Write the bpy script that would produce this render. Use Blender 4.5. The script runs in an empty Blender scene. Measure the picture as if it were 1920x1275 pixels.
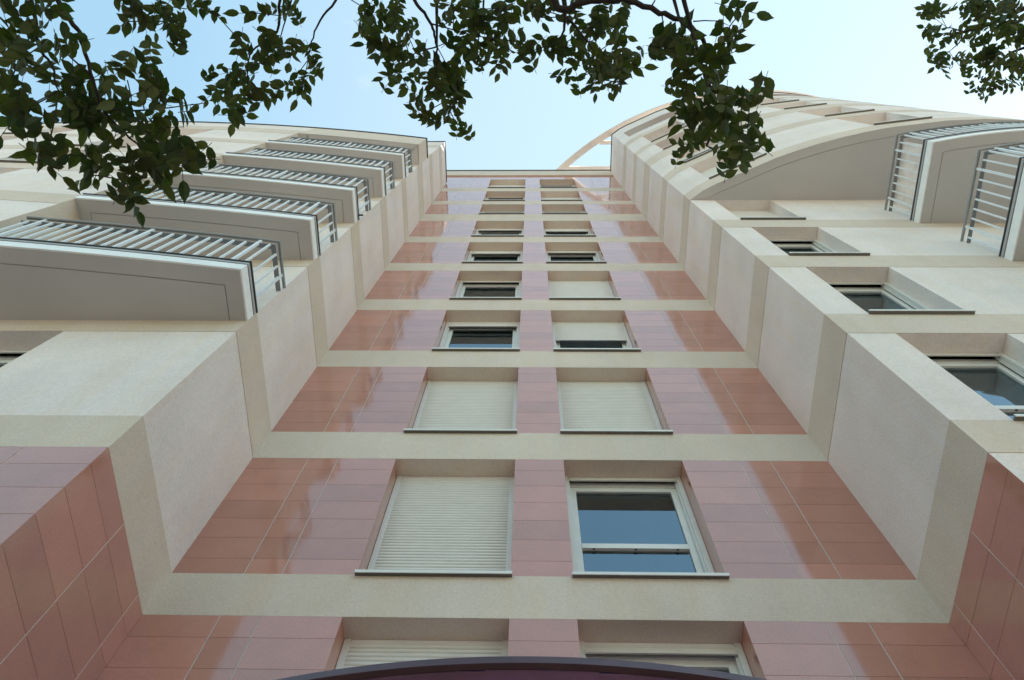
import bpy, math, random
from mathutils import Matrix, Vector
R = math.radians
S = bpy.context.scene
COL = S.collection

# ------------------------------------------------------------------ camera
EYE = 1.6
cd = bpy.data.cameras.new("Camera")
cam = bpy.data.objects.new("Camera", cd); COL.objects.link(cam)
cd.sensor_width = 36; cd.lens = 27.08; cd.clip_start = 0.05; cd.clip_end = 3000
rx = (0.99975458, 0.00483745, 0.02161891)
ux = (-0.00271616, -0.94173995, 0.33633093)
fx = (-0.02198637, 0.33630711, 0.94149569)
cam.matrix_world = Matrix(((rx[0], ux[0], -fx[0], 0), (rx[1], ux[1], -fx[1], 0), (rx[2], ux[2], -fx[2], EYE), (0, 0, 0, 1)))
S.camera = cam

# ------------------------------------------------------------------ sky, sun, exposure
SUN_EL, SUN_AZ = 42, 74           # azimuth measured from +Y (behind the building) towards +X
w = bpy.data.worlds.new("World"); S.world = w; w.use_nodes = True
nt = w.node_tree; N = nt.nodes; L = nt.links
bg = N['Background']; bg.inputs['Strength'].default_value = 0.075
sky = N.new('ShaderNodeTexSky'); sky.sky_type = 'NISHITA'; sky.sun_disc = False
sky.sun_elevation = R(SUN_EL); sky.sun_rotation = R(SUN_AZ)
sky.air_density = 1.6; sky.dust_density = 0.5; sky.ozone_density = 1.0
tc = N.new('ShaderNodeTexCoord')
hs = N.new('ShaderNodeHueSaturation'); hs.inputs['Saturation'].default_value = 1.22; hs.inputs['Value'].default_value = 1.0
tn = N.new('ShaderNodeVectorMath'); tn.operation = 'MULTIPLY'; tn.inputs[1].default_value = (1.05, 1.22, 1.08)   # white balance of the sky
s1 = N.new('ShaderNodeVectorMath'); s1.operation = 'SCALE'; s1.inputs['Scale'].default_value = 1 / 2.6
gm = N.new('ShaderNodeGamma'); gm.inputs['Gamma'].default_value = .60
s2 = N.new('ShaderNodeVectorMath'); s2.operation = 'SCALE'; s2.inputs['Scale'].default_value = 2.6
L.new(sky.outputs[0], tn.inputs[0]); L.new(tn.outputs[0], s1.inputs[0]); L.new(s1.outputs[0], gm.inputs[0]); L.new(gm.outputs[0], s2.inputs[0]); L.new(s2.outputs[0], hs.inputs['Color'])
# thin high veil, densest overhead towards the sun
dt = N.new('ShaderNodeVectorMath'); dt.operation = 'DOT_PRODUCT'; dt.inputs[1].default_value = Vector((.22, .10, .97)).normalized()
vr = N.new('ShaderNodeMapRange'); vr.interpolation_type = 'SMOOTHSTEP'; vr.inputs[1].default_value = .76; vr.inputs[2].default_value = 1.0; vr.inputs[3].default_value = 0; vr.inputs[4].default_value = .32
vm_ = N.new('ShaderNodeMixRGB'); vm_.inputs['Color2'].default_value = (3.0, 3.25, 3.5, 1)
# thin wisps of high cloud
mp = N.new('ShaderNodeMapping'); mp.inputs['Scale'].default_value = (3.2, 4.5, 2.0)
nz = N.new('ShaderNodeTexNoise'); nz.inputs['Scale'].default_value = 2.2; nz.inputs['Detail'].default_value = 7; nz.inputs['Roughness'].default_value = 0.55
rp = N.new('ShaderNodeValToRGB'); rp.color_ramp.elements[0].position = 0.66; rp.color_ramp.elements[1].position = 0.95
rp.color_ramp.elements[1].color = (0.45, 0.45, 0.45, 1)
mx = N.new('ShaderNodeMixRGB'); mx.inputs['Color2'].default_value = (4.5,4.7,4.9,1)
L.new(tc.outputs['Generated'], mp.inputs[0]); L.new(mp.outputs[0], nz.inputs['Vector']); L.new(nz.outputs['Fac'], rp.inputs[0])
L.new(tc.outputs['Generated'], dt.inputs[0]); L.new(dt.outputs['Value'], vr.inputs[0]); L.new(vr.outputs[0], vm_.inputs['Fac']); L.new(hs.outputs[0], vm_.inputs['Color1'])
L.new(rp.outputs[0], mx.inputs['Fac']); L.new(vm_.outputs[0], mx.inputs['Color1']); L.new(mx.outputs[0], bg.inputs['Color'])
sl = bpy.data.lights.new("Sun", 'SUN'); sl.energy = 4.0; sl.angle = R(0.53); sl.color = (1.0, 0.93, 0.82)
sun = bpy.data.objects.new("Sun", sl); COL.objects.link(sun)
az = R(SUN_AZ); el = R(SUN_EL)
sd = Vector((math.sin(az) * math.cos(el), math.cos(az) * math.cos(el), math.sin(el)))   # towards the sun
sun.rotation_euler = sd.to_track_quat('Z', 'Y').to_euler(); sun.location = (0, 0, 60)
vs = S.view_settings; vs.view_transform = 'Standard'; vs.look = 'None'; vs.gamma = 1; vs.use_curve_mapping = False
vs.exposure = 2.16
S.cycles.caustics_reflective = False; S.cycles.caustics_refractive = False

# ------------------------------------------------------------------ materials
def mat(name):
    m = bpy.data.materials.new(name); m.use_nodes = True
    return m, m.node_tree.nodes, m.node_tree.links, m.node_tree.nodes['Principled BSDF']

def plain(name, col, rough=0.6, metal=0.0, ior=1.5, var=0.06, scale=6.0, bump=0.0):
    m, N, L, B = mat(name)
    B.inputs['Roughness'].default_value = rough; B.inputs['Metallic'].default_value = metal; B.inputs['IOR'].default_value = ior
    g = N.new('ShaderNodeNewGeometry'); n = N.new('ShaderNodeTexNoise'); n.inputs['Scale'].default_value = scale; n.inputs['Detail'].default_value = 5
    r = N.new('ShaderNodeValToRGB'); a = r.color_ramp.elements
    a[0].position = .3; a[1].position = .7
    a[0].color = tuple(c * (1 - var) for c in col) + (1,); a[1].color = tuple(min(1, c * (1 + var)) for c in col) + (1,)
    L.new(g.outputs['Position'], n.inputs['Vector']); L.new(n.outputs['Fac'], r.inputs[0]); L.new(r.outputs[0], B.inputs['Base Color'])
    if bump:
        b = N.new('ShaderNodeBump'); b.inputs['Strength'].default_value = bump; b.inputs['Distance'].default_value = .01
        L.new(n.outputs['Fac'], b.inputs['Height']); L.new(b.outputs[0], B.inputs['Normal'])
    return m

def stucco(name, col, grain=0.10, stain=0.10, tint=(0.75, 0.68, 0.56)):
    m, N, L, B = mat(name)
    B.inputs['Roughness'].default_value = 0.93
    B.inputs['Specular IOR Level'].default_value = 0.2
    g = N.new('ShaderNodeNewGeometry')
    n1 = N.new('ShaderNodeTexNoise'); n1.inputs['Scale'].default_value = 48; n1.inputs['Detail'].default_value = 3; n1.inputs['Roughness'].default_value = .7
    n2 = N.new('ShaderNodeTexNoise'); n2.inputs['Scale'].default_value = .9; n2.inputs['Detail'].default_value = 6; n2.inputs['Roughness'].default_value = .6
    mp = N.new('ShaderNodeMapping'); mp.inputs['Scale'].default_value = (3.0, 3.0, .35)
    n3 = N.new('ShaderNodeTexNoise'); n3.inputs['Scale'].default_value = 1.6; n3.inputs['Detail'].default_value = 5
    for n in (n1, n2): L.new(g.outputs['Position'], n.inputs['Vector'])
    L.new(g.outputs['Position'], mp.inputs[0]); L.new(mp.outputs[0], n3.inputs['Vector'])
    def mr(src, a, b, lo, hi):
        x = N.new('ShaderNodeMapRange'); x.inputs[1].default_value = a; x.inputs[2].default_value = b; x.inputs[3].default_value = lo; x.inputs[4].default_value = hi
        L.new(src, x.inputs[0]); return x.outputs[0]
    f1 = mr(n1.outputs['Fac'], .3, .7, 1 - grain, 1 + grain)
    f2 = mr(n2.outputs['Fac'], .3, .7, 1 - stain, 1 + stain * .6)
    mp4 = N.new('ShaderNodeMapping'); mp4.inputs['Scale'].default_value = (4, 4, .25)
    n4 = N.new('ShaderNodeTexNoise'); n4.inputs['Scale'].default_value = 1.0; n4.inputs['Detail'].default_value = 4
    L.new(g.outputs['Position'], mp4.inputs[0]); L.new(mp4.outputs[0], n4.inputs['Vector'])
    f4 = mr(n4.outputs['Fac'], .45, .75, 1.0, .965)
    m0 = N.new('ShaderNodeMath'); m0.operation = 'MULTIPLY'; L.new(f1, m0.inputs[0]); L.new(f4, m0.inputs[1])
    mu = N.new('ShaderNodeMath'); mu.operation = 'MULTIPLY'; L.new(m0.outputs[0], mu.inputs[0]); L.new(f2, mu.inputs[1])
    cm = N.new('ShaderNodeMixRGB'); cm.inputs['Color1'].default_value = col + (1,); cm.inputs['Color2'].default_value = tuple(c * t / .75 for c, t in zip(col, tint)) + (1,)
    L.new(mr(n3.outputs['Fac'], .42, .72, 0, .38), cm.inputs['Fac'])
    vm = N.new('ShaderNodeVectorMath'); vm.operation = 'SCALE'; L.new(cm.outputs[0], vm.inputs[0]); L.new(mu.outputs[0], vm.inputs['Scale'])
    L.new(vm.outputs[0], B.inputs['Base Color'])
    b = N.new('ShaderNodeBump'); b.inputs['Strength'].default_value = .55; b.inputs['Distance'].default_value = .006
    L.new(n1.outputs['Fac'], b.inputs['Height']); L.new(b.outputs[0], B.inputs['Normal'])
    return m

def tile_mat():
    m, N, L, B = mat('terracotta_tile')
    B.inputs['IOR'].default_value = 2.0; B.inputs['Roughness'].default_value = 0.05
    g = N.new('ShaderNodeNewGeometry')
    n1 = N.new('ShaderNodeTexNoise'); n1.inputs['Scale'].default_value = 60; n1.inputs['Detail'].default_value = 4
    n2 = N.new('ShaderNodeTexNoise'); n2.inputs['Scale'].default_value = 3.5; n2.inputs['Detail'].default_value = 6
    for n in (n1, n2): L.new(g.outputs['Position'], n.inputs['Vector'])
    r = N.new('ShaderNodeValToRGB'); e = r.color_ramp.elements
    e[0].position = 0; e[1].position = 1
    e[0].color = (.43, .190, .142, 1); e[1].color = (.53, .232, .172, 1)
    L.new(g.outputs['Random Per Island'], r.inputs[0])
    mr = N.new('ShaderNodeMapRange'); mr.inputs[1].default_value = .3; mr.inputs[2].default_value = .7; mr.inputs[3].default_value = .88; mr.inputs[4].default_value = 1.1
    ad = N.new('ShaderNodeMath'); ad.operation = 'ADD'; L.new(n1.outputs['Fac'], ad.inputs[0]); L.new(n2.outputs['Fac'], ad.inputs[1])
    h = N.new('ShaderNodeMath'); h.operation = 'MULTIPLY'; h.inputs[1].default_value = .5; L.new(ad.outputs[0], h.inputs[0]); L.new(h.outputs[0], mr.inputs[0])
    vm = N.new('ShaderNodeVectorMath'); vm.operation = 'SCALE'; L.new(r.outputs[0], vm.inputs[0]); L.new(mr.outputs[0], vm.inputs['Scale'])
    L.new(vm.outputs[0], B.inputs['Base Color'])
    r2 = N.new('ShaderNodeMapRange'); r2.inputs[3].default_value = .045; r2.inputs[4].default_value = .12
    L.new(n2.outputs['Fac'], r2.inputs[0]); L.new(r2.outputs[0], B.inputs['Roughness'])
    return m

def glass_mat():
    m, N, L, B = mat('window_glass'); N.remove(B)
    o = N['Material Output']
    fr = N.new('ShaderNodeFresnel'); fr.inputs['IOR'].default_value = 3.0
    tr = N.new('ShaderNodeBsdfTransparent'); tr.inputs[0].default_value = (.78, .82, .80, 1)
    gl = N.new('ShaderNodeBsdfGlossy'); gl.inputs['Roughness'].default_value = .01; gl.inputs[0].default_value = (.70, .88, 1, 1)
    mx = N.new('ShaderNodeMixShader'); L.new(fr.outputs[0], mx.inputs[0]); L.new(tr.outputs[0], mx.inputs[1]); L.new(gl.outputs[0], mx.inputs[2])
    L.new(mx.outputs[0], o.inputs[0]); return m

def leaf_mat(name, c0, c1):
    m, N, L, B = mat(name)
    o = N['Material Output']
    g = N.new('ShaderNodeNewGeometry'); r = N.new('ShaderNodeValToRGB'); e = r.color_ramp.elements
    e[0].position = 0; e[1].position = 1; e[0].color = c0 + (1,); e[1].color = c1 + (1,)
    x = r.color_ramp.elements.new(.95); x.color = tuple(a * .6 + b for a, b in zip(c1, (.05, .03, .0))) + (1,)
    L.new(g.outputs['Random Per Island'], r.inputs[0]); L.new(r.outputs[0], B.inputs['Base Color'])
    B.inputs['Roughness'].default_value = .55
    t = N.new('ShaderNodeBsdfTranslucent'); sc = N.new('ShaderNodeVectorMath'); sc.operation = 'MULTIPLY'; sc.inputs[1].default_value = (.9, 1.3, .3)
    L.new(r.outputs[0], sc.inputs[0]); L.new(sc.outputs[0], t.inputs[0])
    mx = N.new('ShaderNodeMixShader'); mx.inputs[0].default_value = .38
    L.new(B.outputs[0], mx.inputs[1]); L.new(t.outputs[0], mx.inputs[2]); L.new(mx.outputs[0], o.inputs[0]); return m

M = dict(
    panel=stucco('pale_grey_render', (.80, .735, .72), .09, .09),
    band=stucco('cream_render', (.67, .585, .515), .09, .08, (.75, .69, .58)),
    soffit=plain('soffit_paint', (.52, .505, .50), .85, var=.03, scale=2.0),
    mortar=plain('tile_mortar', (.62, .585, .57), .9, scale=30),
    tile=tile_mat(),
    white=plain('white_paint', (.88, .89, .90), .5, var=.03),
    alu=plain('white_lacquered_aluminium', (.74, .75, .74), .35, var=.03),
    slat=plain('shutter_slats', (.70, .69, .665), .5, var=.03),
    rail=plain('grey_railing_paint', (.76, .80, .84), .45, var=.05),
    steel=plain('galvanised_handrail', (.24, .245, .25), .4, .3, var=.05),
    dark=plain('dark_flashing', (.045, .05, .055), .6, var=.1),
    sill=plain('sill_shade_paint', (.13, .13, .12), .4, 0.0, var=.06),  # dark tone puts the underside's shadow into the sill colour
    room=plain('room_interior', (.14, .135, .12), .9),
    curtain=plain('net_curtain', (.62, .60, .55), .9),
    glass=glass_mat(),
    sillgrey=plain('grey_flashing', (.40, .40, .41), .5, var=.04),
    maroon=plain('maroon_lacquer', (.21, .125, .29), .14, 0.0, 2.1, var=.35, scale=2.3, bump=.25),
    maroonlip=plain('maroon_lip', (.085, .05, .075), .38, 0.0, 1.6, var=.15),
    roof=plain('gravel_roof', (.45, .42, .36), .95, var=.15, scale=20),
    cloth=plain('pink_cloth', (.84, .74, .69), .9, var=.10, scale=5),
    bark=plain('bark', (.035, .028, .024), .85, var=.4, scale=30, bump=.5),
    leaf=leaf_mat('ash_leaf', (.036, .062, .026), (.075, .125, .042)),
    asphalt=plain('asphalt', (.055, .055, .055), .9, var=.2, scale=15),
    paving=plain('bounce_paving', (.30, .275, .24), .85, var=.12, scale=4),  # kept pale so the ground throws light back up
)

# ------------------------------------------------------------------ mesh builder
class MB:
    def __init__(s): s.v = []; s.f = []; s.m = []
    def face(s, pts, mi=0):
        b = len(s.v); s.v += [tuple(p) for p in pts]; s.f.append(tuple(range(b, b + len(pts)))); s.m.append(mi)
    def box(s, a, b, mi=0):
        (x0, y0, z0), (x1, y1, z1) = a, b
        o = len(s.v)
        s.v += [(x0, y0, z0), (x1, y0, z0), (x1, y1, z0), (x0, y1, z0), (x0, y0, z1), (x1, y0, z1), (x1, y1, z1), (x0, y1, z1)]
        for q in ((0, 3, 2, 1), (4, 5, 6, 7), (0, 1, 5, 4), (1, 2, 6, 5), (2, 3, 7, 6), (3, 0, 4, 7)):
            s.f.append(tuple(o + i for i in q)); s.m.append(mi)
    def prism(s, poly, z0, z1, mi=0, top=True, bottom=True):   # poly counter-clockwise in plan
        o = len(s.v); n = len(poly)
        s.v += [(x, y, z0) for x, y in poly] + [(x, y, z1) for x, y in poly]
        if bottom: s.f.append(tuple(o + i for i in reversed(range(n)))); s.m.append(mi)
        if top: s.f.append(tuple(o + n + i for i in range(n))); s.m.append(mi)
        for i in range(n):
            j = (i + 1) % n; s.f.append((o + i, o + j, o + n + j, o + n + i)); s.m.append(mi)
    def strip(s, A, B, z0, z1, mi=0, caps=True):               # solid ribbon between two plan curves of equal length
        n = len(A)
        for i in range(n - 1):
            a, b, c, d = A[i], A[i + 1], B[i + 1], B[i]
            s.face([(a[0], a[1], z0), (d[0], d[1], z0), (c[0], c[1], z0), (b[0], b[1], z0)], mi)
            s.face([(a[0], a[1], z1), (b[0], b[1], z1), (c[0], c[1], z1), (d[0], d[1], z1)], mi)
            s.face([(a[0], a[1], z0), (b[0], b[1], z0), (b[0], b[1], z1), (a[0], a[1], z1)], mi)
            s.face([(d[0], d[1], z0), (d[0], d[1], z1), (c[0], c[1], z1), (c[0], c[1], z0)], mi)
        if caps:
            for a, d, fl in ((A[0], B[0], 0), (A[-1], B[-1], 1)):
                q = [(a[0], a[1], z0), (a[0], a[1], z1), (d[0], d[1], z1), (d[0], d[1], z0)]
                s.face(q[::-1] if fl else q, mi)
    def tube(s, pts, rad, n=8, mi=0, r1=None):
        P = [Vector(p) for p in pts]; k = len(P); o = len(s.v)
        up = Vector((0, 0, 1))
        for i, p in enumerate(P):
            t = (P[min(i + 1, k - 1)] - P[max(i - 1, 0)]).normalized()
            a = t.cross(up if abs(t.z) < .95 else Vector((1, 0, 0))).normalized(); b = t.cross(a)
            r = rad if r1 is None else rad + (r1 - rad) * i / max(1, k - 1)
            for j in range(n):
                th = 2 * math.pi * j / n; s.v.append(tuple(p + a * (r * math.cos(th)) + b * (r * math.sin(th))))
        for i in range(k - 1):
            for j in range(n):
                q = (j + 1) % n; s.f.append((o + i * n + j, o + i * n + q, o + (i + 1) * n + q, o + (i + 1) * n + j)); s.m.append(mi)
        s.f.append(tuple(o + j for j in range(n))); s.m.append(mi)
        s.f.append(tuple(o + (k - 1) * n + j for j in reversed(range(n)))); s.m.append(mi)
    def mesh(s, name, mats, smooth=False):
        me = bpy.data.meshes.new(name); me.from_pydata(s.v, [], s.f)
        for m in (mats if isinstance(mats, (list, tuple)) else [mats]): me.materials.append(m)
        me.polygons.foreach_set('material_index', s.m)
        if smooth: me.polygons.foreach_set('use_smooth', [True] * len(s.f))
        me.update(); return me
    def build(s, name, mats, parent=None, smooth=False, local=False):
        if parent is not None and not local:
            q = parent; off = Vector((0, 0, 0))
            while q: off += q.location; q = q.parent
            s.v = [(v[0] - off[0], v[1] - off[1], v[2] - off[2]) for v in s.v]
        return link(name, s.mesh(name, mats, smooth), parent)

def link(name, data, parent=None):
    o = bpy.data.objects.new(name, data); COL.objects.link(o)
    if parent is not None: o.parent = parent
    return o

def tag(o, label=None, cat=None, group=None, kind=None):
    if label: o['label'] = label
    if cat: o['category'] = cat
    if group: o['group'] = group
    if kind: o['kind'] = kind
    return o

# ------------------------------------------------------------------ ground
g = MB(); g.face([(-900, -900, 0), (900, -900, 0), (900, 900, 0), (-900, 900, 0)])
tag(g.build('road', M['asphalt']), kind='structure')
g = MB(); g.prism([(-60, -45), (60, -45), (60, 3.9), (-60, 3.9)], -.05, .14)
tag(g.build('bounce_pavement', M['paving']), kind='structure')  # unseen paving, widened and lightened to bounce sunlight onto the facade

# ------------------------------------------------------------------ building: dimensions (heights above the eye + EYE)
Z = EYE
T = [None, 5.36, 8.0, 10.7, 13.36, 16.07, 18.78, 21.83, 24.08, 26.76]        # window-sill heights of the storeys
Bt = [None, 4.84, 7.37, 10.05, 12.72, 15.43, 18.15, 20.83, 23.47, 26.05, 29.73]  # undersides of the floor bands
XL, XR, YB, YF = -2.99, 3.19, 4.0, 2.55
LTOP, RTOP, CTOP = 27.9, 30.7, 30.97
LBOT, LBAY = 7.72, 22.9            # left bowed bay: underside and top
RBOT = 15.43
def yl(x): return 1.5 + (x + 11.5) ** 2 / 144.0                               # plan curve of the left bay
RC = (8.7, 11.97)
def yr(x, rad=10.95): return RC[1] - math.sqrt(max(rad * rad - (x - RC[0]) ** 2, 0))

apt = link('apartment_building', None); apt.location = (0, YB, 0)
tag(apt, 'tall pale rendered apartment block with a recess faced in terracotta tiles and curved balconies', 'building')

def seg_frame(p, q):
    d = Vector((q[0] - p[0], q[1] - p[1])); Ln = d.length; d /= Ln
    return d, Vector((-d.y, d.x)), Ln       # along, inward

def wall(name, mats, path, z0, z1, openings=(), depth=.22, jamb=0, head=0, parent=apt):
    """openings: (segment index, za, zb); each fills its whole segment"""
    m = MB()
    for i in range(len(path) - 1):
        p, q = path[i], path[i + 1]; d, n, Ln = seg_frame(p, q)
        ops = sorted((a, b) for (k, a, b) in openings if k == i and a < z1 and b > z0)
        z = z0
        for a, b in ops + [(z1, z1)]:
            if a > z: m.face([(p[0], p[1], z + Z), (q[0], q[1], z + Z), (q[0], q[1], a + Z), (p[0], p[1], a + Z)])
            z = b
        for a, b in ops:
            P = Vector(p); Q = Vector(q); P2 = P + n * depth; Q2 = Q + n * depth
            m.face([(*P, a + Z), (*P, b + Z), (*P2, b + Z), (*P2, a + Z)], jamb)
            m.face([(*Q, a + Z), (*Q2, a + Z), (*Q2, b + Z), (*Q, b + Z)], jamb)
            m.face([(*P, b + Z), (*Q, b + Z), (*Q2, b + Z), (*P2, b + Z)], head)
            m.face([(*P, a + Z), (*P2, a + Z), (*Q2, a + Z), (*Q, a + Z)])
    return m.build(name, mats, parent)

def offset_path(path, d):
    out = []
    for i, p in enumerate(path):
        ns = []
        if i > 0: ns.append(seg_frame(path[i - 1], p)[1])
        if i < len(path) - 1: ns.append(seg_frame(p, path[i + 1])[1])
        if len(ns) == 2:
            b = (ns[0] + ns[1]).normalized(); k = 1 / max(.3, b.dot(ns[0]))
        else: b = ns[0]; k = 1
        out.append((p[0] - b.x * d * k, p[1] - b.y * d * k))
    return out

def band(name, path, za, zb, m, proud=.0045, caps=False, parent=apt):
    b = MB(); b.strip(offset_path(path, proud), offset_path(path, .002), za + Z, zb + Z, caps=True)
    return b.build(name, m, parent)

# ---- plan paths
WL = (-5.87, -4.77); WR = (3.67, 4.77)
front_l = [(-22, YF), (-13.3, YF), (-12.2, YF), (-9.45, YF), (-8.3, YF), WL[0:1] + (YF,), WL[1:2] + (YF,), (XL, YF)]
front_r = [(XR, YF), (WR[0], YF), (WR[1], YF), (22, YF)]
back = [(XL, YB), (-1.43, YB), (-.145, YB), (.375, YB), (1.64, YB), (XR, YB)]
side_l = [(XL, YF), (XL, YB)]; side_r = [(XR, YB), (XR, YF)]

lvl = []                                                 # (sill, head) of each storey of the recess
lvl.append((2.78, Bt[1]))
for k in range(1, 9): lvl.append((T[k], Bt[k + 1]))
lvl.append((T[9], 28.9))

# back wall (mortar bed and reveals)
wall('back_wall', [M['mortar'], M['tile'], M['band']], back, -Z, 29.73, [(s, a, b) for s in (1, 3) for a, b in lvl], jamb=1, head=2)
# terrace wall above the left wing
wall('upper_wall', M['mortar'], [(-7, YB), (XL, YB)], 27.2, 29.73)
# wings
wall('recess_side_wall', M['panel'], side_l, -Z, LTOP)
wall('recess_side_wall', M['panel'], side_r, -Z, RTOP)
opl = [(5, T[k], Bt[k + 1]) for k in range(1, 7)] + [(5, 2.78, Bt[1])]
wall('wing_wall', M['panel'], front_l, -Z, LTOP, opl)
opr = [(1, T[k], Bt[k + 1]) for k in range(1, 5)] + [(1, 2.78, Bt[1])]
wall('wing_wall', M['panel'], front_r, -Z, RTOP, opr)

# ---- tile cladding: real tiles with open joints
rng = random.Random(5)
def tiles(m, p, q, cols, zt, zb, rows0=.24, step=.312, skip=None):
    """tiles on the wall p->q (inward on its left); cols = distances of joints along it"""
    d, n, Ln = seg_frame(p, q)
    zs = [zt]; z = zt - rows0
    while z > zb + .03: zs.append(z); z -= step
    zs.append(zb)
    for r in range(len(zs) - 1):
        for c in range(len(cols) - 1):
            if skip and skip((cols[c] + cols[c + 1]) / 2, (zs[r] + zs[r + 1]) / 2): continue
            a, b = cols[c] + (.005 if c else 0), cols[c + 1] - (.005 if c < len(cols) - 2 else 0)
            hi, lo = zs[r] - (.0022 if r else 0), zs[r + 1] + (.0022 if r < len(zs) - 2 else 0)
            t = [.0038 + rng.uniform(-.00014, .00014) for _ in range(4)]
            t[3] = t[0] + t[2] - t[1]
            P = Vector(p); o = len(m.v)
            for k, (s, z) in enumerate(((a, lo), (b, lo), (b, hi), (a, hi))):
                w2 = P + d * s - n * t[k]; m.v.append((w2.x, w2.y, z + Z))
            for s, z in ((a, lo), (b, lo), (b, hi), (a, hi)):
                w2 = P + d * s + n * .001; m.v.append((w2.x, w2.y, z + Z))
            for fc in ((0, 1, 2, 3), (4, 5, 1, 0), (5, 6, 2, 1), (6, 7, 3, 2), (7, 4, 0, 3)):
                m.f.append(tuple(o + i for i in fc)); m.m.append(0)

bc = [x - XL for x in (XL, -2.38, -2.06, -1.43)], [x - XL for x in (-.145, .375)], [x - XL for x in (1.64, 2.26, 2.58, XR)]
for k in range(0, 10):
    zt = Bt[k + 1] - .001; zb = (T[k] + .001) if k else -Z + .1
    for c in bc:
        m = MB(); tiles(m, (XL, YB), (XR, YB), c, zt, zb); m.build('tile_cladding', M['tile'], apt)
    if k == 0:
        for a, b in ((-1.43, -.145), (.375, 1.64)):
            m = MB(); tiles(m, (XL, YB), (XR, YB), [a - XL, (a + b) / 2 - XL, b - XL], 2.76, zb); m.build('tile_cladding', M['tile'], apt)
    if k == 9:
        for a, b in ((-1.43, -.145), (.375, 1.64)):
            m = MB(); tiles(m, (XL, YB), (XR, YB), [a - XL, (a + b) / 2 - XL, b - XL], zt, 28.905, step=.28); m.build('tile_cladding', M['tile'], apt)
m = MB(); tiles(m, (-7, YB), (XL, YB), [.0, .6, 1.2, 1.8, 2.4, 3.0, 3.4, 4.01], 29.729, 27.2); m.build('tile_cladding', M['tile'], apt)
m = MB(); tiles(m, (XL, YF), (XL, YB), [0, .63, 1.26, YB - YF - .008], Bt[1] - .001, -Z + .1); m.build('tile_cladding', M['tile'], apt)
m = MB(); tiles(m, (XR, YB), (XR, YF), [.008, .19, .82, YB - YF], Bt[1] - .001, -Z + .1); m.build('tile_cladding', M['tile'], apt)
m = MB()
cs = []; x = XL
while x > -21.8: cs.append(x); x -= .6
cs = sorted(cs)
x0 = cs[0]
tiles(m, (x0, YF), (XL, YF), [c - x0 for c in cs if c not in ()], Bt[1] - .001, -Z + .1,
      skip=lambda s, z: WL[0] - .2 < s + x0 < WL[1] + .2 and z > 2.7)
m.build('tile_cladding', M['tile'], apt)
m = MB()
cs = [XR + .6 * i for i in range(31)]
tiles(m, (XR, YF), (cs[-1], YF), [c - XR for c in cs], Bt[1] - .001, -Z + .1, skip=lambda s, z: WR[0] - .2 < s + XR < WR[1] + .2 and z > 2.7)
m.build('tile_cladding', M['tile'], apt)

# ---- cream floor bands
recess = [(XL, YF), (XL, YB), (XR, YB), (XR, YF)]
full = [(-22, YF)] + recess + [(22, YF)]
for k in range(1, 10):
    lo, hi = Bt[k], T[k]
    if k <= 1: path = full
    elif k <= 4: path = full
    else: path = [(-22, YF)] + recess + [(XR + .01, YF)] if k >= 5 else full
    if k >= 7: path = [(-22, YF)] + recess + [(XR + .01, YF)] if hi < LTOP else recess
    band('floor_band', path, lo, hi, M['band'])
# cornice and coping over the recess
b = MB(); b.box((-7, YB - .05, 29.73 + Z), (XR - .002, YB + .3, CTOP + Z)); b.build('cornice', M['band'], apt)
b = MB(); b.box((-7, YB - .085, CTOP + Z), (XR - .002, YB + .35, CTOP + .05 + Z)); b.build('coping', M['dark'], apt)
# copings of the wings
b = MB(); b.strip(offset_path([(-22, YF), (XL, YF), (XL, YB - .05)], .03), offset_path([(-22, YF), (XL, YF), (XL, YB - .05)], -.3), LTOP + Z, LTOP + .05 + Z); b.build('coping', M['dark'], apt)
b = MB(); b.strip(offset_path([(XR, YB + 5), (XR, YF)], .03), offset_path([(XR, YB + 5), (XR, YF)], -.3), RTOP + Z, RTOP + .05 + Z); b.build('coping', M['dark'], apt)
# upper left stretch of stucco above last band already part of the wing; roofs
r = MB(); r.face([(-22, YF + .3, LTOP - .3 + Z), (XL - .3, YF + .3, LTOP - .3 + Z), (XL - .3, YB, LTOP - .3 + Z), (-22, YB, LTOP - .3 + Z)])
r.face([(-22, YB, CTOP - .2 + Z), (XR, YB + .3, CTOP - .2 + Z), (XR, YB + 14, CTOP - .2 + Z), (-22, YB + 14, CTOP - .2 + Z)])
rp_ = []
xs = [XR + (14.2 - XR) * i / 30 for i in range(31)]
r.face([(x, yr(x) + .3, RTOP - .25 + Z) for x in xs] + [(14.2, 18, RTOP - .25 + Z), (XR, 18, RTOP - .25 + Z)])
r.face([(14.2, YF, RTOP - .25 + Z), (22, YF, RTOP - .25 + Z), (22, 18, RTOP - .25 + Z), (14.2, 18, RTOP - .25 + Z)])  # unseen roof stretch added to stop sun leaking through the shell
r.build('roof', M['roof'], apt)
bw = MB(); bw.face([(-22, YB + 14, 0), (-22, YF, 0), (-22, YF, CTOP + Z), (-22, YB + 14, CTOP + Z)]); bw.face([(22, YF, 0), (22, YB + 14, 0), (22, YB + 14, CTOP + Z), (22, YF, CTOP + Z)])
bw.face([(22, YB + 14, 0), (-22, YB + 14, 0), (-22, YB + 14, CTOP - .2 + Z), (22, YB + 14, CTOP - .2 + Z)]); bw.build('rear_wall', M['panel'], apt)

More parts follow.
